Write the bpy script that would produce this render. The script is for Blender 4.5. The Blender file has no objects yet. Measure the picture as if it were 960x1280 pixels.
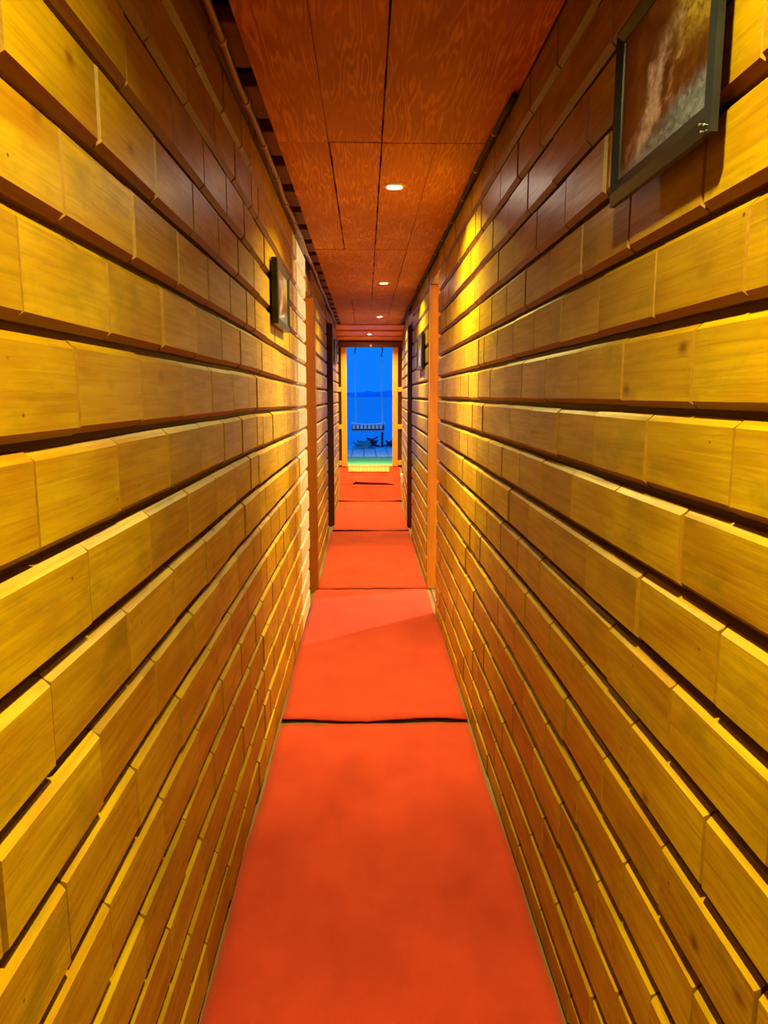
import bpy, math, random
from mathutils import Vector, Matrix, noise as mnoise

random.seed(7)
SC = bpy.context.scene
COL = SC.collection

# ------------------------------------------------------------------ camera
CAM_H = 1.35
FPX = 924.0
PITCH = math.atan(146.0 / FPX)
YAW = math.atan(23.0 / FPX * math.cos(PITCH))
cam_d = bpy.data.cameras.new('camera')
cam_d.sensor_fit = 'VERTICAL'
cam_d.sensor_height = 36.0
cam_d.sensor_width = 27.0
cam_d.lens = FPX / 1280.0 * 36.0
cam_d.clip_start = 0.02
cam_d.clip_end = 5000
cam = bpy.data.objects.new('camera', cam_d)
COL.objects.link(cam)
cam.location = (0, 0, CAM_H)
cam.rotation_euler = (math.pi / 2 - PITCH, 0, -YAW)
SC.camera = cam

# ------------------------------------------------------------------ world: clear blue dusk sky
W = bpy.data.worlds.new('dusk_sky')
SC.world = W
W.use_nodes = True
wn, wl = W.node_tree.nodes, W.node_tree.links
bg = wn['Background']
tc = wn.new('ShaderNodeTexCoord')
sx = wn.new('ShaderNodeSeparateXYZ')
wr = wn.new('ShaderNodeValToRGB')
wl.new(tc.outputs['Generated'], sx.inputs[0])
wl.new(sx.outputs['Z'], wr.inputs[0])
wl.new(wr.outputs[0], bg.inputs[0])
wr.color_ramp.elements[0].position = 0.0
wr.color_ramp.elements[0].color = (0.004, 0.205, 1.0, 1)
wr.color_ramp.elements[1].position = 0.6
wr.color_ramp.elements[1].color = (0.006, 0.235, 1.0, 1)
bg.inputs[1].default_value = 1.0

# ------------------------------------------------------------------ exposure
SC.view_settings.view_transform = 'Standard'
SC.view_settings.look = 'None'
SC.view_settings.gamma = 1.0
SC.view_settings.use_curve_mapping = False
SC.view_settings.exposure = 0.0
SC.cycles.max_bounces = 8
SC.cycles.diffuse_bounces = 4
SC.cycles.glossy_bounces = 3
DOWN_W = 33.5            # watts of one ceiling downlight
DOWN_C = (1.0, 0.88, 0.20)
BEAM_W = 150.0            # watts of the reflector beam of the same downlight
ROOM_W = 320.0            # watts of the bulb in the side cabin on the right
ROOM_C = (1.0, 0.96, 0.80)


# ================================================================== materials
def new_mat(name):
    m = bpy.data.materials.new(name)
    m.use_nodes = True
    nt = m.node_tree
    return m, nt, nt.nodes, nt.links, nt.nodes['Principled BSDF']


def mapping(nt, scale, obj_random=0.0, coord='Position', rot=(0, 0, 0)):
    n, l = nt.nodes, nt.links
    mp = n.new('ShaderNodeMapping')
    mp.inputs['Scale'].default_value = scale
    mp.inputs['Rotation'].default_value = rot
    if coord == 'Position':
        g = n.new('ShaderNodeNewGeometry')
        src = g.outputs['Position']
    else:
        t = n.new('ShaderNodeTexCoord')
        src = t.outputs[coord]
    if obj_random:
        oi = n.new('ShaderNodeObjectInfo')
        mu = n.new('ShaderNodeMath'); mu.operation = 'MULTIPLY'
        mu.inputs[1].default_value = obj_random
        l.new(oi.outputs['Random'], mu.inputs[0])
        ad = n.new('ShaderNodeVectorMath'); ad.operation = 'ADD'
        l.new(src, ad.inputs[0]); l.new(mu.outputs[0], ad.inputs[1])
        src = ad.outputs[0]
    l.new(src, mp.inputs[0])
    return mp.outputs[0]


def noise_tex(nt, vec, scale, detail=4.0, rough=0.55, distortion=0.0):
    t = nt.nodes.new('ShaderNodeTexNoise')
    t.inputs['Scale'].default_value = scale
    t.inputs['Detail'].default_value = detail
    t.inputs['Roughness'].default_value = rough
    t.inputs['Distortion'].default_value = distortion
    nt.links.new(vec, t.inputs['Vector'])
    return t.outputs['Fac']


def ramp(nt, fac, stops):
    r = nt.nodes.new('ShaderNodeValToRGB')
    e = r.color_ramp.elements
    while len(e) < len(stops):
        e.new(0.5)
    for i, (p, c) in enumerate(stops):
        e[i].position = p
        e[i].color = (*c, 1) if len(c) == 3 else c
    nt.links.new(fac, r.inputs[0])
    return r.outputs[0]


def mix(nt, fac, a, b, mode='MIX'):
    x = nt.nodes.new('ShaderNodeMix')
    x.data_type = 'RGBA'
    x.blend_type = mode
    for sock, v in ((x.inputs[0], fac), (x.inputs[6], a), (x.inputs[7], b)):
        if hasattr(v, 'is_linked'):
            nt.links.new(v, sock)
        elif isinstance(v, (int, float)):
            sock.default_value = v
        else:
            sock.default_value = (*v, 1)
    return x.outputs[2]


def math_node(nt, op, a, b=None, c=None, clamp=False):
    m = nt.nodes.new('ShaderNodeMath')
    m.operation = op
    m.use_clamp = clamp
    for i, v in enumerate((a, b, c)):
        if v is None:
            continue
        if hasattr(v, 'is_linked'):
            nt.links.new(v, m.inputs[i])
        else:
            m.inputs[i].default_value = v
    return m.outputs[0]


def bump(nt, height, strength, dist, bsdf):
    b = nt.nodes.new('ShaderNodeBump')
    b.inputs['Strength'].default_value = strength
    b.inputs['Distance'].default_value = dist
    nt.links.new(height, b.inputs['Height'])
    nt.links.new(b.outputs[0], bsdf.inputs['Normal'])


def varnished_block_mat(name='varnished_timber', cols=((0.25, 0.104, 0.0015), (0.33, 0.188, 0.002), (0.385, 0.238, 0.002)), stainc=(0.17, 0.11, 0.003)):
    """honey coloured varnished deodar: long grain, dark knots, greenish stains"""
    m, nt, n, l, b = new_mat(name)
    vec = mapping(nt, (6, 1.6, 6), obj_random=7.0)
    base = noise_tex(nt, vec, 2.2, 3, 0.55)
    grain = noise_tex(nt, mapping(nt, (60, 2.2, 60), obj_random=7.0), 2.0, 5, 0.6, 0.4)
    stain = noise_tex(nt, mapping(nt, (5, 2.4, 5), obj_random=31.0), 2.6, 4, 0.65)
    col = ramp(nt, base, [(0.25, cols[0]), (0.55, cols[1]), (0.8, cols[2])])
    gcol = ramp(nt, grain, [(0.32, (0.58, 0.50, 0.45)), (0.60, (1.08, 1.08, 1.08))])
    col = mix(nt, 0.55, col, gcol, 'MULTIPLY')
    sfac = ramp(nt, stain, [(0.53, (0, 0, 0)), (0.72, (0.85, 0.85, 0.85))])
    col = mix(nt, sfac, col, stainc)
    # knots and nail heads
    vo = n.new('ShaderNodeTexVoronoi')
    vo.inputs['Scale'].default_value = 1.0
    l.new(mapping(nt, (8, 5, 8), obj_random=13.0), vo.inputs['Vector'])
    kfac = ramp(nt, vo.outputs['Distance'], [(0.025, (0.85, 0.85, 0.85)), (0.11, (0, 0, 0))])
    col = mix(nt, kfac, col, (0.07, 0.02, 0.004))
    vn = n.new('ShaderNodeTexVoronoi')
    vn.inputs['Scale'].default_value = 1.0
    l.new(mapping(nt, (17, 13, 17), obj_random=29.0), vn.inputs['Vector'])
    nfac = ramp(nt, vn.outputs['Distance'], [(0.028, (0.85, 0.85, 0.85)), (0.05, (0, 0, 0))])
    col = mix(nt, nfac, col, (0.05, 0.012, 0.004))
    oi = n.new('ShaderNodeObjectInfo')
    hue = ramp(nt, oi.outputs['Random'], [(0.0, (0.80, 0.74, 0.7)), (0.45, (1, 1, 1)), (1.0, (1.04, 1.08, 1.0))])
    col = mix(nt, 1.0, col, hue, 'MULTIPLY')
    l.new(col, b.inputs['Base Color'])
    rr = ramp(nt, grain, [(0.2, (0.42, 0.42, 0.42)), (0.8, (0.30, 0.30, 0.30))])
    l.new(rr, b.inputs['Roughness'])
    b.inputs['Specular IOR Level'].default_value = 0.23
    bump(nt, math_node(nt, 'ADD', grain, math_node(nt, 'MULTIPLY', stain, 1.5)), 0.16, 0.004, b)
    return m


def wood_mat(name, dark, light, rough=0.4, scale=(40, 1.5, 40), bump_s=0.15):
    m, nt, n, l, b = new_mat(name)
    g = noise_tex(nt, mapping(nt, scale, obj_random=5.0), 1.5, 5, 0.6, 0.5)
    l.new(ramp(nt, g, [(0.3, dark), (0.7, light)]), b.inputs['Base Color'])
    b.inputs['Roughness'].default_value = rough
    bump(nt, g, bump_s, 0.003, b)
    return m


def plywood_mat():
    """rotary-cut plywood: wandering cathedral grain under a red-brown varnish"""
    m, nt, n, l, b = new_mat('ceiling_plywood')
    vec = mapping(nt, (10, 0.9, 10), obj_random=9.0)
    warp = n.new('ShaderNodeTexNoise')
    warp.inputs['Scale'].default_value = 1.5
    warp.inputs['Detail'].default_value = 3.5
    l.new(vec, warp.inputs['Vector'])
    f = math_node(nt, 'SINE', math_node(nt, 'MULTIPLY', warp.outputs['Fac'], 80.0))
    f = math_node(nt, 'MULTIPLY_ADD', f, 0.5, 0.5)
    patch = noise_tex(nt, mapping(nt, (3, 1.5, 3), obj_random=4.0), 1.8, 3)
    amp = ramp(nt, noise_tex(nt, mapping(nt, (4, 2, 4), obj_random=3.0), 2.0, 2), [(0.35, (0.12,) * 3), (0.62, (1,) * 3)])
    f2 = math_node(nt, 'POWER', f, 2.6)
    line = math_node(nt, 'MULTIPLY', f2, amp)
    col = ramp(nt, patch, [(0.3, (0.36, 0.108, 0.007)), (0.7, (0.46, 0.155, 0.010))])
    col = mix(nt, math_node(nt, 'MULTIPLY', line, 0.8), col, (0.70, 0.29, 0.022))
    l.new(col, b.inputs['Base Color'])
    b.inputs['Roughness'].default_value = 0.62
    b.inputs['Specular IOR Level'].default_value = 0.25
    bump(nt, line, 0.08, 0.002, b)
    return m


def carpet_mat():
    m, nt, n, l, b = new_mat('red_felt_carpet')
    big = noise_tex(nt, mapping(nt, (1, 0.7, 1)), 5.0, 4)
    fine = noise_tex(nt, mapping(nt, (1, 1, 1)), 420.0, 2, 0.7)
    col = ramp(nt, big, [(0.28, (0.315, 0.024, 0.015)), (0.72, (0.43, 0.038, 0.022))])
    col = mix(nt, 0.35, col, ramp(nt, fine, [(0.3, (0.6, 0.55, 0.5)), (0.7, (1.15, 1.15, 1.15))]), 'MULTIPLY')
    l.new(col, b.inputs['Base Color'])
    b.inputs['Roughness'].default_value = 0.95
    b.inputs['Specular IOR Level'].default_value = 0.1
    b.inputs['Sheen Weight'].default_value = 0.25
    b.inputs['Sheen Tint'].default_value = (1, 0.35, 0.2, 1)
    bump(nt, math_node(nt, 'ADD', fine, math_node(nt, 'MULTIPLY', big, 3.0)), 0.25, 0.004, b)
    return m


def plain_mat(name, color, rough=0.5, metal=0.0, var=0.12, scale=30, emit=None, strength=0):
    m, nt, n, l, b = new_mat(name)
    t = noise_tex(nt, mapping(nt, (1, 1, 1)), scale, 3)
    lo = tuple(c * (1 - var) for c in color)
    hi = tuple(min(1, c * (1 + var)) for c in color)
    l.new(ramp(nt, t, [(0.3, lo), (0.7, hi)]), b.inputs['Base Color'])
    b.inputs['Roughness'].default_value = rough
    b.inputs['Metallic'].default_value = metal
    if emit:
        b.inputs['Emission Color'].default_value = (*emit, 1)
        b.inputs['Emission Strength'].default_value = strength
    return m


def print_mat(name, ax):
    """printed scene: pale cascade over brown rock, blue-grey pool, golden foliage. Generated coords"""
    m, nt, n, l, b = new_mat(name)
    t = n.new('ShaderNodeTexCoord')
    s = n.new('ShaderNodeSeparateXYZ')
    l.new(t.outputs['Generated'], s.inputs[0])
    u, v = s.outputs['Y'], s.outputs['Z']
    if ax:
        u = math_node(nt, 'SUBTRACT', 1.0, u)      # u runs from far edge to near edge
    mp = n.new('ShaderNodeMapping')
    mp.inputs['Scale'].default_value = (1, 1, 1)
    l.new(t.outputs['Generated'], mp.inputs[0])
    w = noise_tex(nt, mp.outputs[0], 6.0, 5, 0.6)
    w2 = noise_tex(nt, mp.outputs[0], 17.0, 4, 0.6, 1.0)
    base = ramp(nt, w, [(0.3, (0.022, 0.009, 0.004)), (0.55, (0.065, 0.022, 0.006)), (0.75, (0.15, 0.06, 0.015))])
    gold = ramp(nt, w2, [(0.35, (0.07, 0.045, 0.006)), (0.65, (0.34, 0.24, 0.05))])
    gm = math_node(nt, 'MULTIPLY', math_node(nt, 'MULTIPLY_ADD', u, 3.5, -1.9, True),
                   math_node(nt, 'MULTIPLY_ADD', v, 3.0, -1.2, True))
    col = mix(nt, gm, base, gold)
    # cascade centre line leans from lower far side to upper near side
    cl = math_node(nt, 'MULTIPLY_ADD', v, 0.50, 0.24)
    cl = math_node(nt, 'MULTIPLY_ADD', math_node(nt, 'SUBTRACT', w, 0.5), 0.75, cl)
    dd = math_node(nt, 'ABSOLUTE', math_node(nt, 'SUBTRACT', u, cl))
    cm = math_node(nt, 'SUBTRACT', 1.0, math_node(nt, 'MULTIPLY', dd, 6.0), None, True)
    cm = math_node(nt, 'MULTIPLY', cm, math_node(nt, 'MULTIPLY_ADD', v, -5.0, 3.9, True))
    cm = math_node(nt, 'MULTIPLY', cm, math_node(nt, 'MULTIPLY_ADD', w2, 2.4, -0.4, True))
    col = mix(nt, cm, col, (0.36, 0.25, 0.36))
    pm = math_node(nt, 'SUBTRACT', math_node(nt, 'MULTIPLY_ADD', math_node(nt, 'SUBTRACT', w, 0.5), 0.3, math_node(nt, 'MULTIPLY_ADD', u, 0.26, 0.06)), v)
    pm = math_node(nt, 'MULTIPLY_ADD', pm, 9.0, 0.2, True)
    col = mix(nt, pm, col, ramp(nt, w2, [(0.35, (0.035, 0.04, 0.075)), (0.7, (0.12, 0.14, 0.27))]))
    l.new(col, b.inputs['Base Color'])
    b.inputs['Roughness'].default_value = 0.3
    b.inputs['Coat Weight'].default_value = 0.4
    b.inputs['Coat Roughness'].default_value = 0.12
    return m


M = {}
M['block'] = varnished_block_mat()
M['block_downlit'] = varnished_block_mat('varnished_downlit_timber', ((0.38, 0.19, 0.003), (0.45, 0.245, 0.004), (0.49, 0.275, 0.005)), (0.24, 0.16, 0.005))  # same timber, yellowed: the downlight glow is put into its colour
M['bevel'] = wood_mat('red_brown_bevel', (0.13, 0.038, 0.002), (0.20, 0.062, 0.003), 0.45)  # darker red-brown for the lower bevels of the blocks
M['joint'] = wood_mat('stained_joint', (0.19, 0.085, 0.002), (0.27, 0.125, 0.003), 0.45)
M['block_lamplit'] = varnished_block_mat('lamplit_timber', ((0.52, 0.40, 0.17), (0.62, 0.50, 0.24), (0.66, 0.55, 0.30)), (0.45, 0.33, 0.13))  # same timber, paled: the cabin lamp's light on it is painted in
M['post'] = wood_mat('varnished_post', (0.50, 0.19, 0.018), (0.68, 0.29, 0.03), 0.35, (30, 30, 1.2))
M['post_deep'] = wood_mat('deep_varnished_post', (0.22, 0.062, 0.002), (0.30, 0.09, 0.003), 0.35, (30, 30, 1.2))
M['darkpost'] = wood_mat('dark_stained_post', (0.045, 0.008, 0.004), (0.085, 0.016, 0.007), 0.5, (30, 30, 1.2))
M['backing'] = wood_mat('backing_board', (0.08, 0.020, 0.005), (0.14, 0.034, 0.008), 0.6)
M['plywood'] = plywood_mat()
M['carpet'] = carpet_mat()
M['floor'] = wood_mat('floor_board', (0.10, 0.045, 0.008), (0.18, 0.075, 0.012), 0.6)
M['rafter'] = wood_mat('rafter_timber', (0.10, 0.035, 0.012), (0.18, 0.06, 0.02), 0.6, (1.5, 40, 40))
M['roofdark'] = plain_mat('tarred_roof_felt', (0.012, 0.009, 0.008), 0.9)
M['pipe'] = plain_mat('brown_conduit', (0.17, 0.075, 0.018), 0.4)
M['clip'] = plain_mat('pale_clip', (0.42, 0.25, 0.09), 0.5)
M['cable'] = plain_mat('black_cable', (0.003, 0.003, 0.003), 0.7)
M['frame'] = plain_mat('black_frame', (0.010, 0.011, 0.018), 0.3)
M['screw'] = plain_mat('steel_screw', (0.7, 0.68, 0.6), 0.3, 0.7)
M['print'] = print_mat('cascade_print', True)
M['printl'] = print_mat('cascade_print_other_wall', False)
M['mount'] = plain_mat('grey_mount', (0.16, 0.09, 0.06), 0.4)
M['ring'] = plain_mat('pinkish_metal_ring', (0.75, 0.52, 0.40), 0.35, 0.3)
M['lens'] = plain_mat('lit_lens', (0.9, 0.9, 0.8), 0.4, emit=(1.0, 0.93, 0.72), strength=250)
M['soffit'] = wood_mat('pale_red_board', (0.58, 0.15, 0.04), (0.74, 0.24, 0.075), 0.45, (1.2, 40, 40))
M['doorpost'] = wood_mat('orange_door_frame', (0.62, 0.21, 0.03), (0.76, 0.30, 0.05), 0.35, (30, 30, 1.2))
M['doorpanel'] = wood_mat('red_brown_panel', (0.16, 0.035, 0.018), (0.24, 0.055, 0.028), 0.4, (30, 30, 1.2))
M['header'] = wood_mat('dark_header', (0.10, 0.022, 0.008), (0.17, 0.04, 0.014), 0.5, (1.2, 40, 40))
M['white'] = plain_mat('white_plastic', (0.82, 0.80, 0.76), 0.35)
M['black'] = plain_mat('black_plastic', (0.02, 0.02, 0.02), 0.4)
M['gold'] = plain_mat('brass_strip', (0.36, 0.13, 0.02), 0.5)
M['goldlight'] = plain_mat('pale_brass_stud', (0.62, 0.36, 0.08), 0.4)
M['deck'] = wood_mat('weathered_deck', (0.62, 0.62, 0.62), (0.92, 0.90, 0.90), 0.7, (40, 1.5, 40))
M['greenmat'] = plain_mat('green_matting', (0.10, 0.42, 0.14), 0.9, var=0.25, scale=200)
M['rope'] = plain_mat('grey_rope', (0.42, 0.42, 0.40), 0.8, scale=120)
M['whiterope'] = plain_mat('white_rope', (0.95, 0.95, 0.95), 0.7, scale=120)
M['swingdark'] = plain_mat('dark_swing_timber', (0.07, 0.05, 0.05), 0.5)
M['swingpale'] = plain_mat('pale_swing_slat', (0.85, 0.80, 0.74), 0.6)
M['iron'] = plain_mat('dark_iron', (0.04, 0.045, 0.06), 0.5, 0.4)
M['roomwall'] = plain_mat('cabin_wall', (0.55, 0.36, 0.16), 0.6)
M['bulb'] = plain_mat('lit_bulb', (0.9, 0.9, 0.9), 0.4, emit=ROOM_C, strength=30)
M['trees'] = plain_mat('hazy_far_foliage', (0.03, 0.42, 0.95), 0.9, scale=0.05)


def water_mat():
    m, nt, n, l, b = new_mat('lake_water')
    w = noise_tex(nt, mapping(nt, (0.35, 0.12, 1)), 3.0, 4)
    l.new(ramp(nt, w, [(0.3, (0.006, 0.18, 0.55)), (0.7, (0.008, 0.22, 0.65))]), b.inputs['Base Color'])
    b.inputs['Roughness'].default_value = 0.12
    b.inputs['IOR'].default_value = 1.33
    bump(nt, w, 0.25, 0.08, b)
    return m


M['water'] = water_mat()


# ================================================================== builders
class MB:
    def __init__(self):
        self.v, self.f = [], []

    def poly(self, vs, fs):
        o = len(self.v)
        self.v += [tuple(p) for p in vs]
        self.f += [tuple(i + o for i in f) for f in fs]
        return self

    def box(self, x0, x1, y0, y1, z0, z1):
        vs = [(x, y, z) for z in (z0, z1) for y in (y0, y1) for x in (x0, x1)]
        return self.poly(vs, [(0, 2, 3, 1), (4, 5, 7, 6), (0, 1, 5, 4), (2, 6, 7, 3), (0, 4, 6, 2), (1, 3, 7, 5)])

    def bbox(self, x0, x1, y0, y1, z0, z1, c=0.004):
        """box with all edges chamfered"""
        xs, ys, zs = (x0, x1), (y0, y1), (z0, z1)
        vs, idx = [], {}
        for i in (0, 1):
            for j in (0, 1):
                for k in (0, 1):
                    p = (xs[i], ys[j], zs[k]); s = (1 - 2 * i, 1 - 2 * j, 1 - 2 * k)
                    for a in range(3):
                        q = [p[d] + (s[d] * c if d != a else 0) for d in range(3)]
                        idx[(i, j, k, a)] = len(vs); vs.append(q)
        fs = []
        for a in range(3):
            o = [d for d in range(3) if d != a]
            for s in (0, 1):
                def key(p, q):
                    t = [0, 0, 0]; t[a] = s; t[o[0]] = p; t[o[1]] = q
                    return idx[(*t, a)]
                fs.append((key(0, 0), key(1, 0), key(1, 1), key(0, 1)))
        for a in range(3):           # edges parallel to axis a
            o = [d for d in range(3) if d != a]
            for p in (0, 1):
                for q in (0, 1):
                    def key(t_, face):
                        t = [0, 0, 0]; t[a] = t_; t[o[0]] = p; t[o[1]] = q
                        return idx[(*t, face)]
                    fs.append((key(0, o[0]), key(1, o[0]), key(1, o[1]), key(0, o[1])))
        for i in (0, 1):
            for j in (0, 1):
                for k in (0, 1):
                    fs.append(tuple(idx[(i, j, k, a)] for a in range(3)))
        return self.poly(vs, fs)

    def tube(self, pts, r, seg=8, cap=True, radii=None):
        pts = [Vector(p) for p in pts]
        rings = []
        prev = None
        for i, p in enumerate(pts):
            t = (pts[min(i + 1, len(pts) - 1)] - pts[max(i - 1, 0)]).normalized()
            if prev is None:
                a = t.orthogonal().normalized()
            else:
                a = (prev - t * prev.dot(t)).normalized()
            prev = a
            b = t.cross(a)
            rr = radii[i] if radii else r
            rings.append([p + (a * math.cos(2 * math.pi * k / seg) + b * math.sin(2 * math.pi * k / seg)) * rr for k in range(seg)])
        vs = [q for ring in rings for q in ring]
        fs = []
        for i in range(len(rings) - 1):
            for k in range(seg):
                k2 = (k + 1) % seg
                fs.append((i * seg + k, i * seg + k2, (i + 1) * seg + k2, (i + 1) * seg + k))
        if cap:
            fs.append(tuple(range(seg))[::-1])
            fs.append(tuple((len(rings) - 1) * seg + k for k in range(seg)))
        return self.poly(vs, fs)

    def lathe(self, c, prof, seg=24):
        """profile of (r, z) about the vertical axis at c"""
        vs, fs = [], []
        for r, z in prof:
            for k in range(seg):
                a = 2 * math.pi * k / seg
                vs.append((c[0] + r * math.cos(a), c[1] + r * math.sin(a), c[2] + z))
        for i in range(len(prof) - 1):
            for k in range(seg):
                k2 = (k + 1) % seg
                fs.append((i * seg + k, i * seg + k2, (i + 1) * seg + k2, (i + 1) * seg + k))
        return self.poly(vs, fs)

    def mesh(self, name, mat, origin=(0, 0, 0), smooth=False):
        me = bpy.data.meshes.new(name)
        ox, oy, oz = origin
        me.from_pydata([(x - ox, y - oy, z - oz) for x, y, z in self.v], [], self.f)
        me.update()
        import bmesh
        bm = bmesh.new(); bm.from_mesh(me)
        bmesh.ops.recalc_face_normals(bm, faces=bm.faces)
        bm.to_mesh(me); bm.free()
        if smooth:
            for p in me.polygons:
                p.use_smooth = True
        me.materials.append(M[mat])
        return me


ROOT = {}


def root_origin(o):
    return ROOT.get(o.name, (0, 0, 0))


def build(name, mb, mat, parent=None, origin=(0, 0, 0), smooth=False):
    """one mesh object; world-space shape, stored about its root's origin"""
    if parent is not None:
        origin = root_origin(parent)
    o = bpy.data.objects.new(name, mb.mesh(name, mat, origin, smooth))
    COL.objects.link(o)
    if parent is not None:
        o.parent = parent
    else:
        o.location = origin
    ROOT[o.name] = origin
    return o


def thing(name, loc, label, cat, group=None):
    o = bpy.data.objects.new(name, None)
    o.empty_display_size = 0.05
    COL.objects.link(o)
    o.location = loc
    ROOT[o.name] = tuple(loc)
    return tag(o, label, cat, group)


def tag(o, label, cat, group=None, kind=None):
    o['label'] = label
    o['category'] = cat
    if group:
        o['group'] = group
    if kind:
        o['kind'] = kind
    return o


def struct(name, mb, mat, label=None, cat=None):
    o = build(name, mb, mat)
    o['kind'] = 'structure'
    if label:
        o['label'] = label
        o['category'] = cat
    return o


# projection of a world point into the 960x1280 picture (only to decide which blocks are in view)
FWD = Vector((math.sin(YAW) * math.cos(PITCH), math.cos(YAW) * math.cos(PITCH), -math.sin(PITCH)))
RGT = Vector((math.cos(YAW), -math.sin(YAW), 0))
UPV = RGT.cross(FWD)


def in_view(p, pad=4):
    p = Vector(p) - Vector((0, 0, CAM_H))
    z = p.dot(FWD)
    if z < 0.05:
        return False
    u = 480 + FPX * p.dot(RGT) / z
    v = 640 - FPX * p.dot(UPV) / z
    return -pad < u < 960 + pad and -pad < v < 1280 + pad


# ================================================================== dimensions
XL, XR = -0.36, 0.43              # faces of the blocks
BD = 0.022                        # how far a block stands out of its backing
ZC = 2.185                        # underside of the ceiling panels
ZTOP = 2.32
CL, CR = 0.127, 0.1235            # course heights
LBL, LBR = 0.275, 0.268           # block lengths
GAP = 0.0105
Y0 = -2.6
YDL0, YDL1 = 4.60, 5.02           # cabin doorways: left, right; then the second pair
YDR0, YDR1 = 4.47, 5.06
YEL0, YEL1 = 7.02, 7.62
YER0, YER1 = 6.92, 7.52
YEND = 9.36


def block_verts(L, H):
    """block lying along +y from 0..L, z 0..H, face towards +x; stepped bevel top and bottom, V at the ends"""
    def rect(d, iy, iz):
        return [(d, iy, iz), (d, L - iy, iz), (d, L - iy, H - iz), (d, iy, H - iz)]
    vs = rect(0, 0.0024, 0) + rect(BD - 0.011, 0.0024, 0.0005) + rect(BD - 0.0060, 0.0024, 0.0055) + rect(BD, 0.0046, 0.0105)
    fs = []
    for a in range(3):
        for k in range(4):
            k2 = (k + 1) % 4
            fs.append((a * 4 + k, a * 4 + k2, a * 4 + 4 + k2, a * 4 + 4 + k))
    fs.append((12, 13, 14, 15))
    return vs, fs


BLOCK_SLOTS = [1, 2, 0, 2] * 3 + [0]        # 0 face wood, 1 red-brown underside, 2 stained joint


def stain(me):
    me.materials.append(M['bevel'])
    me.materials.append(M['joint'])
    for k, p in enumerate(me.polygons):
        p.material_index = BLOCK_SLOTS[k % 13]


BLOCK_MESH = {}


def block_mesh(L, H, sgn, mat):
    key = (round(L, 3), round(H, 4), sgn, mat)
    if key not in BLOCK_MESH:
        vs, fs = block_verts(L, H)
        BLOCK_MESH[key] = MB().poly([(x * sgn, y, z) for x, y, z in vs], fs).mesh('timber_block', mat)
        if mat != 'block_lamplit':
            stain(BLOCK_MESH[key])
    return BLOCK_MESH[key]


def row_spans(y0, y1, L, phase):
    """joints at phase + k*L between y0 and y1"""
    k = math.ceil((y0 - phase) / L + 1e-6)
    js = [y0]
    while phase + k * L < y1 - 0.03:
        y = phase + k * L
        if y - js[-1] > 0.03:
            js.append(y)
        k += 1
    js.append(y1)
    return list(zip(js[:-1], js[1:]))


def block_wall(parent, x_back, sgn, runs, course, groove0, L):
    """runs: (y0, y1, phase_even, phase_odd, z slope beyond y0); one object per block in view, the rest joined"""
    rest = MB()
    k0 = math.floor((0 - groove0) / course)
    rnd = random.Random(11 if sgn > 0 else 23)
    count = 0
    for (y0, y1, pe, po, slope, mat) in runs:
        for k in range(k0, 40):
            zb = groove0 + k * course + GAP / 2
            zt = zb + course - GAP
            if zt < 0.02:
                continue
            if zb > ZTOP - 0.05:
                break
            zb2, zt2 = max(zb, 0.0), min(zt, ZTOP - 0.01)
            H = zt2 - zb2
            if H < 0.03:
                continue
            for a, b in row_spans(y0, y1, L if mat != 'block_lamplit' else 2.0, pe if k % 2 == 0 else po):
                dz = slope * ((a + b) / 2 - y0) - (0.0163 if mat == 'block_lamplit' else 0)
                out = rnd.uniform(-0.0018, 0.0018)
                yw = rnd.uniform(-0.006, 0.006)
                zz = zb2 + dz + rnd.uniform(-0.0012, 0.0012)
                corners = [(x_back + sgn * BD, y, z) for y in (a, (a + b) / 2, b) for z in (zb2, zt2)]
                if any(in_view(c) for c in corners):
                    o = bpy.data.objects.new('timber_block', block_mesh(b - a, H, sgn, mat))
                    COL.objects.link(o)
                    o.parent = parent
                    o.location = (x_back + sgn * out, a, zz)
                    o.rotation_euler = (math.atan(slope), 0, yw)
                    count += 1
                else:
                    vs, fs = block_verts(b - a, H)
                    rest.poly([(x_back + sgn * (x + out), a + y, zz + z) for x, y, z in vs], fs)
    if rest.v:
        o = build('timber_blocks_out_of_view', rest, 'block', parent)
        stain(o.data)
        o.name = 'block_work'
        o['kind'] = 'stuff'
    return count


def course_wall(parent, xb0, xb1, sgn, y0, y1, course, groove0, L, phase):
    """far wall: each course is one long plank with cut joints; backing plane runs xb0 (at y0) to xb1 (at y1)"""
    k0 = math.floor((0 - groove0) / course)
    for k in range(k0, 40):
        zb = groove0 + k * course + GAP / 2
        zt = zb + course - GAP
        if zt < 0.02:
            continue
        if zb > ZTOP - 0.05:
            break
        zb2, zt2 = max(zb, 0.0), min(zt, ZTOP - 0.01)
        if zt2 - zb2 < 0.03:
            continue
        mb = MB()
        for a, b in row_spans(y0, y1, L, phase + (L / 2 if k % 2 else 0)):
            vs, fs = block_verts(b - a, zt2 - zb2)
            out = random.uniform(-0.001, 0.001)
            mb.poly([(xb0 + (xb1 - xb0) * (a + y - y0) / (y1 - y0) + sgn * (x + out), a + y, zb2 + z) for x, y, z in vs], fs)
        stain(build('plank', mb, 'block', parent).data)


# ================================================================== the corridor shell
# floor (bare boards show only as a sliver beside the carpets)
fl = struct('floor', MB().box(XL - 0.12, XR + 0.16, Y0 - 0.1, 10.0, -0.05, -0.002), 'floor', 'bare timber floor under the red carpets', 'floor')

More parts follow.
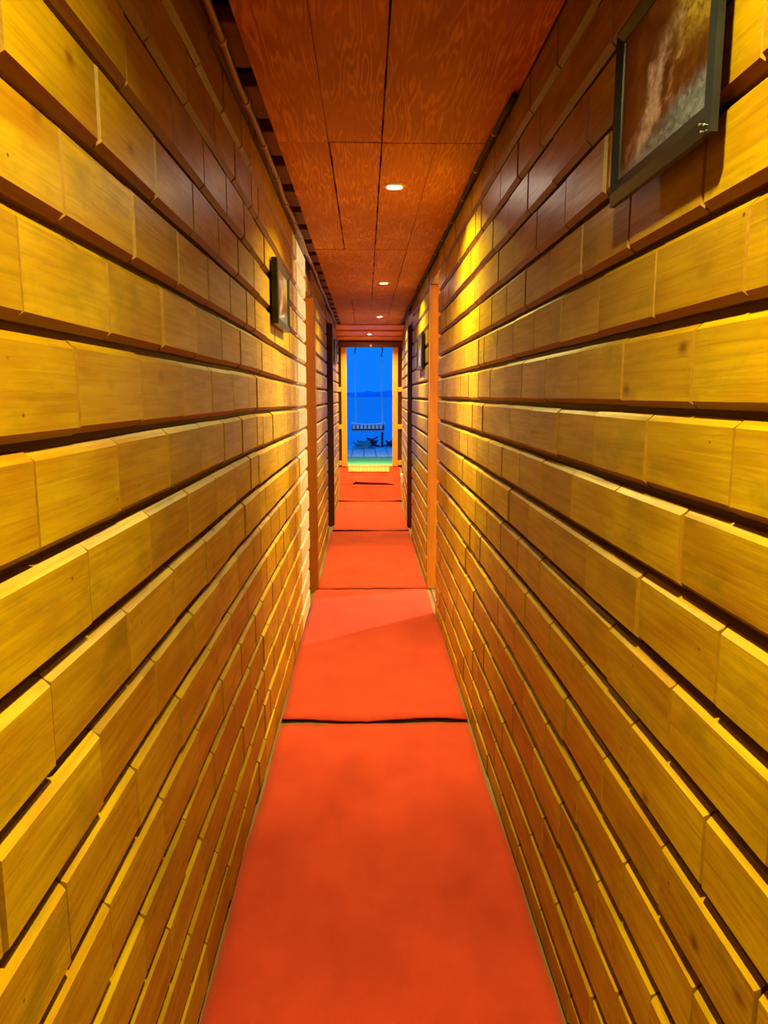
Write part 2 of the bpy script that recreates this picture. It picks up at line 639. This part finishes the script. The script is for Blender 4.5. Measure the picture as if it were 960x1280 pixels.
BT = 0.07
LB, RB = XL - BD, XR + BD         # backing planes
wall_l = struct('wall_left', MB().box(LB - BT, LB, Y0, YDL0, -0.02, ZTOP), 'backing', 'left corridor wall clad in honey coloured timber blocks', 'wall')
n1 = block_wall(wall_l, LB, 1, [(Y0, 2.485, 1.36, 1.218, 0.0, 'block'), (2.49, 4.04, 2.49 - LBL / 2, 2.49, -0.0105, 'block_downlit'), (4.043, YDL0, 4.05, 4.05, 0.0, 'block_lamplit')], CL, CAM_H + 0.072, LBL)
wall_r = struct('wall_right', MB().box(RB, RB + BT, Y0, YDR0, -0.02, ZTOP), 'backing', 'right corridor wall clad in honey coloured timber blocks', 'wall')
n2 = block_wall(wall_r, RB, -1, [(Y0, 2.86, 1.25, 1.125, 0.0, 'block'), (2.863, YDR0, 1.25, 1.125, 0.0, 'block_downlit')], CR, CAM_H - 0.0228, LBR)
print('blocks', n1, n2)

wlm = struct('wall_left_middle', MB().box(LB - BT, LB, YDL1 + 0.09, YEL0, -0.02, ZTOP), 'backing', 'left wall of long timber courses between the two doorways', 'wall')
course_wall(wlm, LB, LB, 1, YDL1 + 0.09, YEL0, CL, CAM_H + 0.045, LBL, 5.3)
wrm = struct('wall_right_middle', MB().box(RB, RB + BT, YDR1 + 0.1, YER0, -0.02, ZTOP), 'backing', 'right wall of long timber courses between the two doorways', 'wall')
course_wall(wrm, RB, RB, -1, YDR1 + 0.1, YER0, CR, CAM_H - 0.03, LBR, 5.3)
wle = struct('wall_left_end', MB().box(LB - BT, LB, YEL1 + 0.09, 10.0, -0.02, ZTOP), 'backing', 'left wall of timber courses beside the carpeted ramp', 'wall')
course_wall(wle, LB, LB + 0.003, 1, YEL1 + 0.09, 9.98, CL, CAM_H + 0.03, LBL, 7.8)
wre = struct('wall_right_end', MB().box(RB + 0.056, RB + 0.056 + BT, YER1 + 0.09, 10.0, -0.02, ZTOP), 'backing', 'right wall of timber courses beside the carpeted ramp', 'wall')
course_wall(wre, RB, RB + 0.054, -1, YER1 + 0.09, 9.98, CR, CAM_H - 0.04, LBR, 7.8)

# wall behind the camera
wb = struct('wall_back', MB().box(LB - BT, RB + BT, Y0 - 0.1, Y0, -0.02, ZTOP), 'backing', 'plank wall closing the corridor behind', 'wall')
for k in range(17):
    build('plank', MB().bbox(LB, RB, Y0, Y0 + 0.02, 0.005 + k * 0.128, 0.12 + k * 0.128, 0.006), 'block', wb)


# ---- doorways
def doorway(n, side, y0, y1, xin, top, post_mat, post_w, post_d, prot, label):
    """side -1 left / +1 right; far post stands at y1; near end board at y0; lintel over"""
    s = side
    back = LB if s < 0 else RB
    o = struct('door_%d' % n, MB().box(*sorted((back - s * 0.002, back + s * BT)), y0, y1 + post_d, top + 0.10, ZTOP), 'backing', label, 'doorway')
    xa = xin - s * prot
    xb = xa + s * post_w
    build('post', MB().bbox(*sorted((xa, xb)), y1, y1 + post_d, -0.01, top, 0.004), post_mat, o)
    # near jamb board covers the cut ends of the blocks
    build('jamb', MB().bbox(*sorted((xin + s * 0.020, back + s * (BT + 0.01))), y0 - 0.0, y0 + 0.018, -0.01, top, 0.003), post_mat, o)
    build('lintel', MB().bbox(*sorted((xin + s * 0.004, back + s * BT)), y0, y1 + post_d, top, min(top + 0.105, ZTOP), 0.005), 'block', o)
    build('door_sill', MB().bbox(*sorted((back - s * 0.0, back + s * 0.11)), y0, y1, -0.002, 0.006, 0.002), 'floor', o)
    return o


doorway(1, -1, YDL0, YDL1, XL, 1.985, 'post_deep', 0.075, 0.09, 0.025, 'left cabin doorway with an orange varnished post')
doorway(2, 1, YDR0, YDR1, XR, 2.075, 'post', 0.085, 0.10, -0.004, 'right cabin doorway with a bright varnished post')
doorway(3, -1, YEL0, YEL1, XL, 2.06, 'darkpost', 0.075, 0.09, 0.03, 'left doorway with a dark stained post near the ramp')
doorway(4, 1, YER0, YER1, XR, 2.03, 'darkpost', 0.085, 0.09, 0.005, 'right doorway with a dark stained post near the ramp')


# ---- cabins behind the doorways (closed rooms, seen only through the openings)
def cabin(tagname, s, y0, y1, depth):
    back = (LB if s < 0 else RB) + s * BT
    xo = back + s * depth
    xa, xb = sorted((back, xo))
    struct('floor_' + tagname, MB().box(xa, xb, y0, y1, -0.05, -0.003), 'floor')
    struct('ceiling_' + tagname, MB().box(xa, xb, y0, y1, 2.3, 2.34), 'roomwall')
    struct('wall_%s_side' % tagname, MB().box(*sorted((xo, xo + s * 0.04)), y0, y1, -0.03, 2.32), 'roomwall')
    struct('wall_%s_near' % tagname, MB().box(xa, xb, y0 - 0.04, y0, -0.03, 2.32), 'roomwall')
    struct('wall_%s_far' % tagname, MB().box(xa, xb, y1, y1 + 0.04, -0.03, 2.32), 'roomwall')


cabin('cabin_right', 1, 3.6, 6.3, 2.0)
cabin('cabin_left', -1, 3.6, 5.9, 1.8)
cabin('store_right', 1, 6.5, 8.2, 1.2)
cabin('store_left', -1, 6.5, 8.2, 1.2)

# ---- ceiling: plywood strips in rows on battens, roof felt above
ce = struct('ceiling', MB().box(LB - BT, RB + BT + 0.06, Y0 - 0.1, 10.1, ZTOP, ZTOP + 0.05), 'roofdark', 'red-brown plywood strip ceiling with cross joints', 'ceiling')
rows = [(Y0, 0.62), (0.62, 2.64), (2.64, 4.48), (4.48, 6.75), (6.75, 9.04)]
edges = [-0.292, -0.121, 0.056, 0.243, 0.432]
rp = random.Random(5)
for (a, b) in rows:
    for i in range(4):
        e0 = edges[i] + (0 if i == 0 else rp.uniform(-0.004, 0.004))
        e1 = edges[i + 1]
        dz = rp.uniform(0, 0.0016)
        tilt = rp.uniform(-0.0012, 0.0012)
        mb = MB()
        g = 0.0016
        x0, x1 = e0 + g, e1 - g
        ya, yb = a + 0.003 + rp.uniform(0, 0.006), b - 0.003
        zz = [ZC + dz, ZC + dz + tilt]
        vs = [(x0, ya, zz[0]), (x1, ya, zz[0]), (x1, yb, zz[1]), (x0, yb, zz[1])]
        vs += [(x, y, z + 0.008) for x, y, z in vs]
        mb.poly(vs, [(0, 1, 2, 3), (7, 6, 5, 4), (0, 4, 5, 1), (1, 5, 6, 2), (2, 6, 7, 3), (3, 7, 4, 0)])
        build('plywood_strip', mb, 'plywood', ce)
y = -2.45
while y < 9.0:
    build('batten', MB().bbox(LB, RB, y, y + 0.24, ZC + 0.014, ZC + 0.055, 0.003), 'rafter', ce)
    y += 0.36

# ---- soffit of three lapped boards sloping down to the end doorway
sy = [9.06, 9.38, 9.70, 10.0]
sz = [CAM_H + 0.835, CAM_H + 0.79, CAM_H + 0.745, CAM_H + 0.70]
sof = struct('ceiling_soffit', MB().box(LB, RB, 9.06, 10.0, ZC + 0.03, ZC + 0.06), 'roofdark', 'sloping soffit of three lapped orange-red boards', 'ceiling')
for i in range(3):
    vs = [(LB, sy[i] + 0.0, sz[i] - 0.012), (RB + 0.05, sy[i], sz[i] - 0.012), (RB + 0.05, sy[i + 1], sz[i + 1] + 0.006), (LB, sy[i + 1], sz[i + 1] + 0.006)]
    vs += [(x, yy, z + 0.016) for x, yy, z in vs]
    build('soffit_board', MB().poly(vs, [(0, 1, 2, 3), (7, 6, 5, 4), (0, 4, 5, 1), (1, 5, 6, 2), (2, 6, 7, 3), (3, 7, 4, 0)]), 'soffit', sof)

# ---- carpeted ramp up to the end doorway
RY0, RY1, RZ = 9.36, 9.95, 0.385


def ramp_z(y):
    return RZ * min(1.0, max(0.0, (y - RY0) / (RY1 - RY0)))


rv = [(x, y, z) for x in (LB, RB + 0.05) for y, z in ((RY0, -0.01), (RY1, RZ), (10.05, RZ), (10.05, -0.01))]
st = struct('floor_ramp', MB().poly(rv, [(0, 1, 2, 3), (7, 6, 5, 4), (0, 4, 5, 1), (1, 5, 6, 2), (2, 6, 7, 3), (3, 7, 4, 0)]), 'floor', 'short timber ramp up to the deck doorway', 'ramp')

# ---- end wall with the open doorway to the deck
DX0, DX1 = -0.252, 0.360
DZ0, DZ1 = 0.40, CAM_H + 0.625
YD = 10.0
ew = struct('door_5', MB().box(LB - BT, RB + BT + 0.06, YD + 0.02, YD + 0.10, DZ1 + 0.06, ZTOP), 'backing', 'open end doorway with orange posts framing the lake', 'doorway')
build('header', MB().bbox(LB, RB + 0.05, YD - 0.06, YD + 0.03, DZ1, DZ1 + 0.068, 0.004), 'header', ew)
build('door_sill', MB().bbox(DX0 - 0.06, DX1 + 0.06, YD - 0.02, YD + 0.09, DZ0 - 0.02, DZ0 + 0.012, 0.004), 'doorpost', ew)
for s, xi in ((-1, DX0), (1, DX1)):
    build('post', MB().bbox(*sorted((xi, xi + s * 0.072)), YD - 0.05, YD + 0.07, DZ0, DZ1, 0.005), 'doorpost', ew)
    out = LB if s < 0 else RB + 0.05
    build('side_panel', MB().box(*sorted((xi + s * 0.07, out)), YD + 0.005, YD + 0.03, DZ0 - 0.05, DZ1 + 0.06), 'doorpanel', ew)
    for zr in (CAM_H + 0.075, CAM_H - 0.42, CAM_H - 0.905):
        build('rail', MB().bbox(*sorted((xi + s * 0.068, out)), YD - 0.045, YD + 0.01, zr - 0.03, zr + 0.03, 0.004), 'doorpost', ew)
hk = build('catch', MB().bbox(0.055, 0.085, YD - 0.075, YD - 0.055, DZ1 + 0.004, DZ1 + 0.034, 0.003), 'white', ew)

# brass strip with raised studs lying across the top of the ramp
SL = RZ / (RY1 - RY0)


def on_ramp(x, y, up):
    return (x, y, ramp_z(y) + up)


ys0, ys1 = 9.845, 9.94
nz = struct('trim_1', MB().poly([on_ramp(x, y, u) for u in (0.018, 0.026) for y in (ys0, ys1) for x in (-0.235, 0.315)],
                                [(0, 2, 3, 1), (4, 5, 7, 6), (0, 1, 5, 4), (2, 6, 7, 3), (0, 4, 6, 2), (1, 3, 7, 5)]), 'gold', 'brass patterned strip across the top of the ramp', 'trim')
for i in range(11):
    x = -0.21 + i * 0.05
    ym = (ys0 + ys1) / 2
    build('stud', MB().poly([on_ramp(x - 0.02, ym, 0.0262), on_ramp(x, ym - 0.035, 0.0262), on_ramp(x + 0.02, ym, 0.0262), on_ramp(x, ym + 0.035, 0.0262), on_ramp(x, ym, 0.037)],
                            [(0, 1, 4), (1, 2, 4), (2, 3, 4), (3, 0, 4)]), 'goldlight', nz)


# ================================================================== carpets
def carpet(y0, y1, xl, xr, label, lift0=0.0, curl=None, seed=1, z=0.0, wav=0.006, sheet_t=0.006):
    nx, ny = 24, max(8, int((y1 - y0) / 0.07))
    mb = MB()
    top, bot = [], []
    rn = random.Random(seed)
    ph = rn.uniform(0, 9)
    for j in range(ny + 1):
        t = j / ny
        for i in range(nx + 1):
            s = i / nx
            yy = y0 + (y1 - y0) * t
            if j == 0 and curl:
                yy += curl(s)
            xe = 0.005 * math.sin(yy * 3.1 + ph) + 0.003 * math.sin(yy * 9.0 + ph)
            x = xl + (xr - xl) * s + xe * (1 if s > .5 else -1) * abs(2 * s - 1)
            zz = sheet_t + 0.0022 * mnoise.noise(Vector((x * 6 + ph, yy * 3, 0))) + 0.002
            for xs in (-0.20, 0.0, 0.165):          # floor boards telegraph through
                zz -= 0.0036 * math.exp(-((x - xs + 0.01 * math.sin(yy * 2)) / 0.006) ** 2)
            zz += lift0 * math.exp(-(t * (y1 - y0) / 0.12) ** 2) * (0.45 + 0.55 * abs(math.sin(3.3 * s + ph)))
            top.append((x, yy, z + zz))
            bot.append((x, yy, z + zz - sheet_t))
    N = len(top)
    w = nx + 1
    fs = []
    for j in range(ny):
        for i in range(nx):
            a = j * w + i
            fs.append((a, a + 1, a + 1 + w, a + w))
            fs.append((N + a, N + a + w, N + a + 1 + w, N + a + 1))
    for i in range(nx):
        fs.append((i, N + i, N + i + 1, i + 1))
        a = ny * w + i
        fs.append((a, a + 1, N + a + 1, N + a))
    for j in range(ny):
        a = j * w
        fs.append((a, a + w, N + a + w, N + a))
        a = j * w + nx
        fs.append((a, N + a, N + a + w, a + w))
    mb.poly(top + bot, fs)
    o = build('carpet', mb, 'carpet', origin=((xl + xr) / 2, y0, z), smooth=False)
    for p in o.data.polygons:
        p.use_smooth = True
    return tag(o, label, 'carpet', 'red carpets laid end to end')


carpet(Y0 + 0.03, 2.885, -0.3595, 0.421, 'longest red carpet, its edge tucked under a wavy raised carpet edge', seed=2)
carpet(2.912, 5.03, -0.3595, 0.426, 'red carpet with a wavy raised edge, ending between the varnished posts', 0.012,
       lambda s: 0.012 * math.sin(s * 9 + 0.6) - 0.01 * s, seed=4)
carpet(5.045, 7.26, -0.345, 0.425, 'red carpet between the varnished posts and the dark stained posts', 0.004, lambda s: 0.01 * math.sin(4 * s), seed=5)
carpet(7.285, 9.345, -0.345, 0.435, 'red carpet running from the dark stained posts to the ramp', 0.010, lambda s: 0.012 * math.sin(5 * s + 1), seed=6)


def ramp_carpet():
    t = thing('ramp_carpet', (0.05, 9.37, 0.0), 'red carpet covering the ramp below the open doorway, with a lifted fold', 'carpet', 'red carpets laid end to end')
    xl, xr = -0.345, 0.455
    n = 30

    def sheet(y0, y1, edge):
        vs, fs = [], []
        m = 8
        for i in range(n + 1):
            q = i / n
            x = xl + (xr - xl) * q
            for k in range(m + 1):
                y = y0 + (y1 - y0) * k / m
                up, dy = edge(q, k / m)
                zz = ramp_z(y) + 0.012 + up + 0.002 * mnoise.noise(Vector((x * 9, y * 9, 2)))
                vs += [(x, y + dy, zz), (x, y + dy, zz - 0.006)]
        w = (m + 1) * 2
        for i in range(n):
            for k in range(m):
                a = i * w + k * 2
                fs += [(a, a + w, a + w + 2, a + 2), (a + 1, a + 3, a + w + 3, a + w + 1)]
            a, b = i * w, i * w + m * 2
            fs += [(a, a + 1, a + w + 1, a + w), (b, b + w, b + w + 1, b + 1)]
        for i in (0, n):
            for k in range(m):
                a = i * w + k * 2
                fs.append((a, a + 2, a + 3, a + 1))
        return MB().poly(vs, fs)

    # lower sheet; its bottom edge lifts a little at both sides
    build('lower_sheet', sheet(9.36, 9.64, lambda q, k: (0.014 * (2 * q - 1) ** 2 * max(0, 1 - 4 * k), 0)), 'carpet', t)

    def fold(q, k):
        if not 0.2 < q < 0.9:
            return 0.0005, 0
        p = (q - 0.2) / 0.7
        f = (min(1, p / 0.08) * max(0, 1 - p) ** 0.8) * 0.036 + (0.008 if p > 0.5 else 0) * math.sin(min(1, max(0, (p - 0.5) * 2)) * math.pi)
        return f * max(0, 1 - 2.2 * k) + 0.0005, -0.02 * p * max(0, 1 - 2.2 * k)
    build('upper_sheet', sheet(9.642, 9.975, fold), 'carpet', t)


ramp_carpet()


# ================================================================== ceiling downlights
def downlight(x, y, label, z=ZC, beam=1.0):
    t = thing('downlight', (x, y, z), label, 'ceiling light', 'recessed downlights along the ceiling')
    build('trim_ring', MB().lathe((x, y, z), [(0.028, 0.006), (0.029, -0.004), (0.034, -0.008), (0.042, -0.006), (0.046, -0.001), (0.046, 0.004)], 32), 'ring', t, smooth=True)
    build('lens', MB().lathe((x, y, z), [(0.0285, 0.0), (0.022, -0.004), (0.010, -0.006), (0.0004, -0.0065)], 24), 'lens', t, smooth=True)
    ld = bpy.data.lights.new('downlight_lamp', 'AREA')
    ld.shape = 'DISK'
    ld.size = 0.05
    ld.energy = DOWN_W
    ld.color = DOWN_C
    ld.spread = math.radians(140)
    lo = bpy.data.objects.new('lamp', ld)
    COL.objects.link(lo)
    lo.parent = t
    lo.location = (0, 0, -0.011)
    sd = bpy.data.lights.new('downlight_beam', 'SPOT')
    sd.energy = BEAM_W * beam
    sd.color = DOWN_C
    sd.spot_size = math.radians(72)
    sd.spot_blend = 1.0
    sd.shadow_soft_size = 0.025
    so_ = bpy.data.objects.new('beam', sd)
    COL.objects.link(so_)
    so_.parent = t
    so_.location = (0, 0, -0.012)
    return t


downlight(0.12, 3.15, 'round lit downlight in the plywood row before the varnished doorway posts', beam=1.35)
downlight(0.14, 5.75, 'round lit downlight in the ceiling between the two pairs of doorways', beam=1.8)
downlight(0.155, 8.15, 'round lit downlight closest to the sloping soffit boards', beam=1.8)
downlight(0.05, 9.53, 'small lit downlight set in the sloping soffit boards', CAM_H + 0.762, beam=1.6)
downlight(0.10, 0.55, 'round lit downlight above the large framed picture', beam=0.75)
downlight(0.10, -2.0, 'unseen fill downlight added close to the back wall')  # added out of view to fill the near lower part of the corridor


def bulb_lamp(x, y, z, w, c, label):
    t = thing('pendant_bulb', (x, y, z), label, 'lamp')
    build('cord', MB().tube([(x, y, 2.3), (x, y, z + 0.05)], 0.003, 6), 'cable', t)
    build('socket', MB().lathe((x, y, z), [(0.001, 0.085), (0.014, 0.08), (0.016, 0.045), (0.013, 0.035)], 16), 'black', t)
    build('bulb', MB().lathe((x, y, z), [(0.013, 0.038), (0.022, 0.015), (0.030, -0.010), (0.026, -0.032), (0.012, -0.045), (0.0005, -0.048)], 20), 'bulb', t, smooth=True)
    ld = bpy.data.lights.new('bulb_light', 'POINT')
    ld.energy = w
    ld.color = c
    ld.shadow_soft_size = 0.03
    lo = bpy.data.objects.new('lamp', ld)
    COL.objects.link(lo)
    lo.parent = t
    lo.location = (0, 0, -0.09)


bulb_lamp(1.64, 5.42, 2.02, ROOM_W, ROOM_C, 'bare lit bulb hanging in the right cabin')
bulb_lamp(-1.30, 4.20, 2.00, ROOM_W * 0.25, (1.0, 0.75, 0.32), 'bare lit bulb hanging in the left cabin')


# ================================================================== conduit and cable under the ceiling
def conduit():
    t = thing('conduit', (-0.34, 0.0, ZC - 0.02), 'brown conduit clipped along the top of the left wall', 'pipe')
    pts = []
    y = -2.5
    while y < 9.0:
        sag = 0.004 * math.sin(y * 5.2) + 0.002 * math.sin(y * 11)
        zz = CAM_H + 0.872 - 0.020 * min(1, max(0, (y - 1.5) / 2))
        pts.append((-0.338 + 0.4 * sag, y, zz - 0.037 + 0.5 * sag))
        y += 0.09
    build('tube', MB().tube(pts, 0.0105, 10), 'pipe', t, smooth=True)
    for k, p in enumerate(pts):
        if k % 4 == 1 and p[1] > 0.2:
            x, yy, z = p
            build('clip', MB().tube([(x, yy - 0.007, z), (x, yy + 0.007, z)], 0.0135, 10), 'clip', t)


conduit()


def cable():
    t = thing('cable', (0.41, 1.9, ZC - 0.012), 'black cable clipped in the corner of ceiling and right wall', 'cable')
    pts = []
    y = 2.2
    while y < 9.0:
        pts.append((0.415 + 0.003 * math.sin(y * 4), y, ZC - 0.0125 + 0.003 * math.sin(y * 2.7)))
        y += 0.1
    build('sheath', MB().tube(pts, 0.0095, 8), 'cable', t, smooth=True)
    for k, p in enumerate(pts):
        if k % 4 == 3:
            x, yy, z = p
            build('clip', MB().tube([(x, yy - 0.005, z), (x, yy + 0.005, z)], 0.0108, 8), 'clip', t)


cable()


# ================================================================== framed pictures
def picture(s, y0, y1, z0, z1, bar, depth, label, pm='print', screws=False, mount=0.0, gap=0.006, foot=1.0):
    """s +1 right wall / -1 left wall; bars mitred; hung 8 mm off the blocks"""
    wall = XR if s > 0 else XL
    xb = wall - s * gap
    xf = xb - s * depth
    t = thing('framed_picture', (wall, (y0 + y1) / 2, z0), label, 'picture', 'framed pictures on the corridor walls')
    o = [(y0, z0), (y1, z0), (y1, z1), (y0, z1)]
    i = [(y0 + bar, z0 + bar * foot), (y1 - bar, z0 + bar * foot), (y1 - bar, z1 - bar), (y0 + bar, z1 - bar)]
    for k in range(4):
        k2 = (k + 1) % 4
        q = [o[k], o[k2], i[k2], i[k]]
        m = [((a[0] * .55 + b[0] * .45), (a[1] * .55 + b[1] * .45)) for a, b in ((o[k], i[k]), (o[k2], i[k2]))]
        vs = [(xb, *q[0]), (xb, *q[1]), (xb, *q[2]), (xb, *q[3]),
              (xf + s * 0.004, *q[0]), (xf + s * 0.004, *q[1]), (xf + s * 0.008, *q[2]), (xf + s * 0.008, *q[3]),
              (xf, *m[0]), (xf, *m[1])]
        fs = [(0, 1, 2, 3), (0, 4, 5, 1), (2, 6, 7, 3), (4, 8, 9, 5), (8, 7, 6, 9), (0, 3, 7, 8, 4), (1, 5, 9, 6, 2)]
        build('frame_bar', MB().poly(vs, fs), 'frame', t)
    xp = xf + s * 0.0095
    build('backing', MB().box(*sorted((xp + s * 0.003, xp + s * 0.006)), y0 + bar * .8, y1 - bar * .8, z0 + bar * foot * .8, z1 - bar * .8), 'mount', t)
    build('print', MB().box(*sorted((xp, xp + s * 0.003)), y0 + bar * .9 + mount, y1 - bar * .9 - mount, z0 + bar * foot * .9 + mount, z1 - bar * .9 - mount), pm, t)
    if screws:
        for (yy, zz) in ((y0 + bar * .32, z0 + bar * .42), (y0 + bar * .85, z0 + bar * .6), (y0 + bar * .62, z0 + bar * .18)):
            build('screw', MB().poly([(xf - s * 0.0012 * math.cos(a * math.pi / 6 * 0), yy + 0.0015 * math.cos(a * math.pi / 4), zz + 0.0015 * math.sin(a * math.pi / 4)) for a in range(8)]
                                     + [(xf + s * 0.004, yy, zz)], [tuple(range(8))] + [(a, (a + 1) % 8, 8) for a in range(8)]), 'screw', t)


picture(1, 0.905, 1.262, CAM_H + 0.302, CAM_H + 0.565, 0.023, 0.013, 'large black framed picture of a pale cascade over brown rock', screws=True, gap=0.021, foot=1.6)
picture(-1, 2.905, 3.34, CAM_H + 0.270, CAM_H + 0.515, 0.028, 0.026, 'black framed picture on the left wall before the doorway', pm='printl')
picture(1, 5.43, 5.94, CAM_H + 0.19, CAM_H + 0.45, 0.03, 0.022, 'black framed picture just past the right varnished post', pm='print')
picture(-1, 8.36, 8.95, CAM_H + 0.36, CAM_H + 0.61, 0.03, 0.022, 'small black framed picture past the left dark post', pm='printl')

# white socket on the wall by the ramp
XS = XR + 0.044
so = thing('power_socket', (XS, 9.48, 0.26), 'small white power socket low on the wall beside the ramp', 'socket')
build('plate', MB().bbox(XS - 0.024, XS + 0.002, 9.40, 9.56, 0.235, 0.345, 0.004), 'white', so)
build('switch', MB().bbox(XS - 0.029, XS - 0.023, 9.44, 9.47, 0.275, 0.315, 0.002), 'black', so)

# ================================================================== deck, swing, lake
dk = struct('floor_deck', MB().box(-1.6, 1.8, 10.1, 13.9, 0.20, 0.36), 'swingdark', 'weathered grey plank deck outside the end doorway', 'deck')
x = -1.6
i = 0
while x < 1.78:
    w = 0.196
    build('deck_plank', MB().bbox(x + 0.005, x + w - 0.005, 10.1, 13.98 + 0.04 * math.sin(i * 2.3), 0.36, 0.398 + 0.003 * math.sin(i * 5), 0.004), 'deck', dk)
    x += w
    i += 1
tag(build('green_mat', MB().bbox(-0.9, 1.0, 10.12, 11.42, 0.402, 0.414, 0.003), 'greenmat', origin=(0.05, 10.8, 0.402)), 'green outdoor mat lying on the deck behind the sill', 'mat')


def swing():
    y, zs = 12.55, CAM_H - 0.50
    x0, x1 = -0.235, 0.31
    t = thing('rope_swing', (0.04, y, zs - 0.06), 'slatted plank swing hanging on two white ropes over the deck', 'swing')
    for yy in (y - 0.13, y + 0.11):
        build('rail', MB().bbox(x0, x1, yy, yy + 0.03, zs - 0.085, zs + 0.0, 0.004), 'swingdark', t)
    n = 8
    for k in range(n):
        xa = x0 + 0.015 + k * (x1 - x0 - 0.03) / n
        build('slat', MB().bbox(xa, xa + 0.045, y - 0.145, y + 0.155, zs - 0.055, zs + 0.004, 0.004), 'swingpale', t)
    for xx, top in ((-0.165, 2.05), (0.275, 1.99)):
        ln = []
        for k in range(12):
            q = k / 11
            ln.append((xx + 0.004 * math.sin(q * 9), y, zs + (top - zs) * q))
        build('rope', MB().tube(ln, 0.011, 8), 'whiterope', t, smooth=True)
        build('hook', MB().tube([(xx, y, top - 0.02), (xx - 0.012, y, top + 0.03), (xx + 0.008, y, top + 0.08), (xx, y, 2.30)], 0.010, 8), 'iron', t)
    # seat edge rope sags along the top of the seat
    build('edge_rope', MB().tube([(x0 - 0.01 + (x1 - x0 + 0.03) * k / 10, y - 0.15, zs + 0.024 + 0.022 * (2 * k / 10 - 1) ** 2) for k in range(11)], 0.012, 8), 'whiterope', t, smooth=True)


swing()
tag(build('porch_beam', MB().bbox(-1.2, 1.3, 12.49, 12.61, 2.31, 2.45, 0.006), 'deck', origin=(0.05, 12.55, 2.31)), 'grey timber porch beam that the swing hangs from', 'beam')
for xx in (-1.15, 1.15):
    tag(build('porch_post', MB().bbox(xx, xx + 0.1, 12.50, 12.60, 0.40, 2.31, 0.006), 'deck', origin=(xx + 0.05, 12.55, 0.40)), 'grey timber porch post holding up one end of the swing beam', 'post', 'porch posts beside the swing')


def coil(cx, cy, z0, rx, ry, turns, r, label, seed, mat='rope'):
    rn = random.Random(seed)
    pts = []
    n = int(turns * 22)
    for k in range(n + 1):
        a = 2 * math.pi * k / 22
        q = k / n
        f = 1 - 0.35 * q + 0.10 * math.sin(a * 0.37 + seed)
        pts.append((cx + rx * f * math.cos(a) + 0.03 * math.sin(a * .6 + seed), cy + ry * f * math.sin(a), z0 + r + 0.11 * q * turns / 4 + 0.018 * (1 + math.sin(a * 2 + seed)) * q))
    tag(build('rope_coil', MB().tube(pts, r, 8), mat, origin=(cx, cy, z0), smooth=True), label, 'rope', 'mooring ropes heaped at the deck edge')


coil(-0.06, 13.30, 0.40, 0.16, 0.16, 4, 0.016, 'loose heap of grey mooring rope at the deck edge below the swing', 1)
coil(0.10, 13.70, 0.40, 0.115, 0.14, 5, 0.016, 'taller dark mooring rope coil beside the mooring post', 2, 'iron')
coil(0.44, 13.70, 0.40, 0.07, 0.12, 3, 0.016, 'small dark mooring rope coil at the outer side of the mooring post', 3, 'iron')
bo = thing('mooring_post', (0.305, 13.75, 0.40), 'dark iron mooring post among the rope coils', 'post')
build('shaft', MB().lathe((0.305, 13.75, 0.40), [(0.001, 0), (0.028, 0.0), (0.028, 0.02), (0.022, 0.04), (0.02, 0.23)], 16), 'iron', bo, smooth=True)
build('cap', MB().lathe((0.305, 13.75, 0.40), [(0.02, 0.23), (0.028, 0.24), (0.028, 0.26), (0.001, 0.28)], 16), 'iron', bo, smooth=True)

wa = MB().poly([(-1500, 13.4, -0.25), (1500, 13.4, -0.25), (1500, 1500, -0.25), (-1500, 1500, -0.25)], [(0, 1, 2, 3)])
wo = struct('floor_lake', wa, 'water', 'calm blue lake beyond the deck', 'lake')

# far shore: low wooded bank, one dense mass of trees
def shore():
    rn = random.Random(9)
    mb = MB()
    n = 300
    prof = []
    for i in range(n + 1):
        x = -450 + 900 * i / n
        px = 457 + x / 820 * 924
        hgt = 4.0 + 1.4 * mnoise.noise(Vector((x * 0.02, 3, 0))) + 1.0 * mnoise.noise(Vector((x * 0.11, 7, 0)))
        hgt += 0.8 * math.exp(-((px - 461) / 4.0) ** 2) + 2.0 * math.exp(-((px - 459) / 1.0) ** 2) + 1.6 * math.exp(-((px - 463) / 0.8) ** 2)
        hgt += 2.0 * math.exp(-((px - 486) / 6) ** 2)
        prof.append((x, max(hgt, 1.5)))
    vs, fs = [], []
    for x, hh in prof:
        vs += [(x, 815, -0.3), (x, 820, hh * 0.7), (x, 828, hh + 0.6), (x, 850, hh * 0.8), (x, 870, -0.3)]
    for i in range(n):
        for k in range(4):
            a = i * 5 + k
            fs.append((a, a + 5, a + 6, a + 1))
    mb.poly(vs, fs)
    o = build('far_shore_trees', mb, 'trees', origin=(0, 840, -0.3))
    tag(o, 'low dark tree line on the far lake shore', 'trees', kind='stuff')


shore()
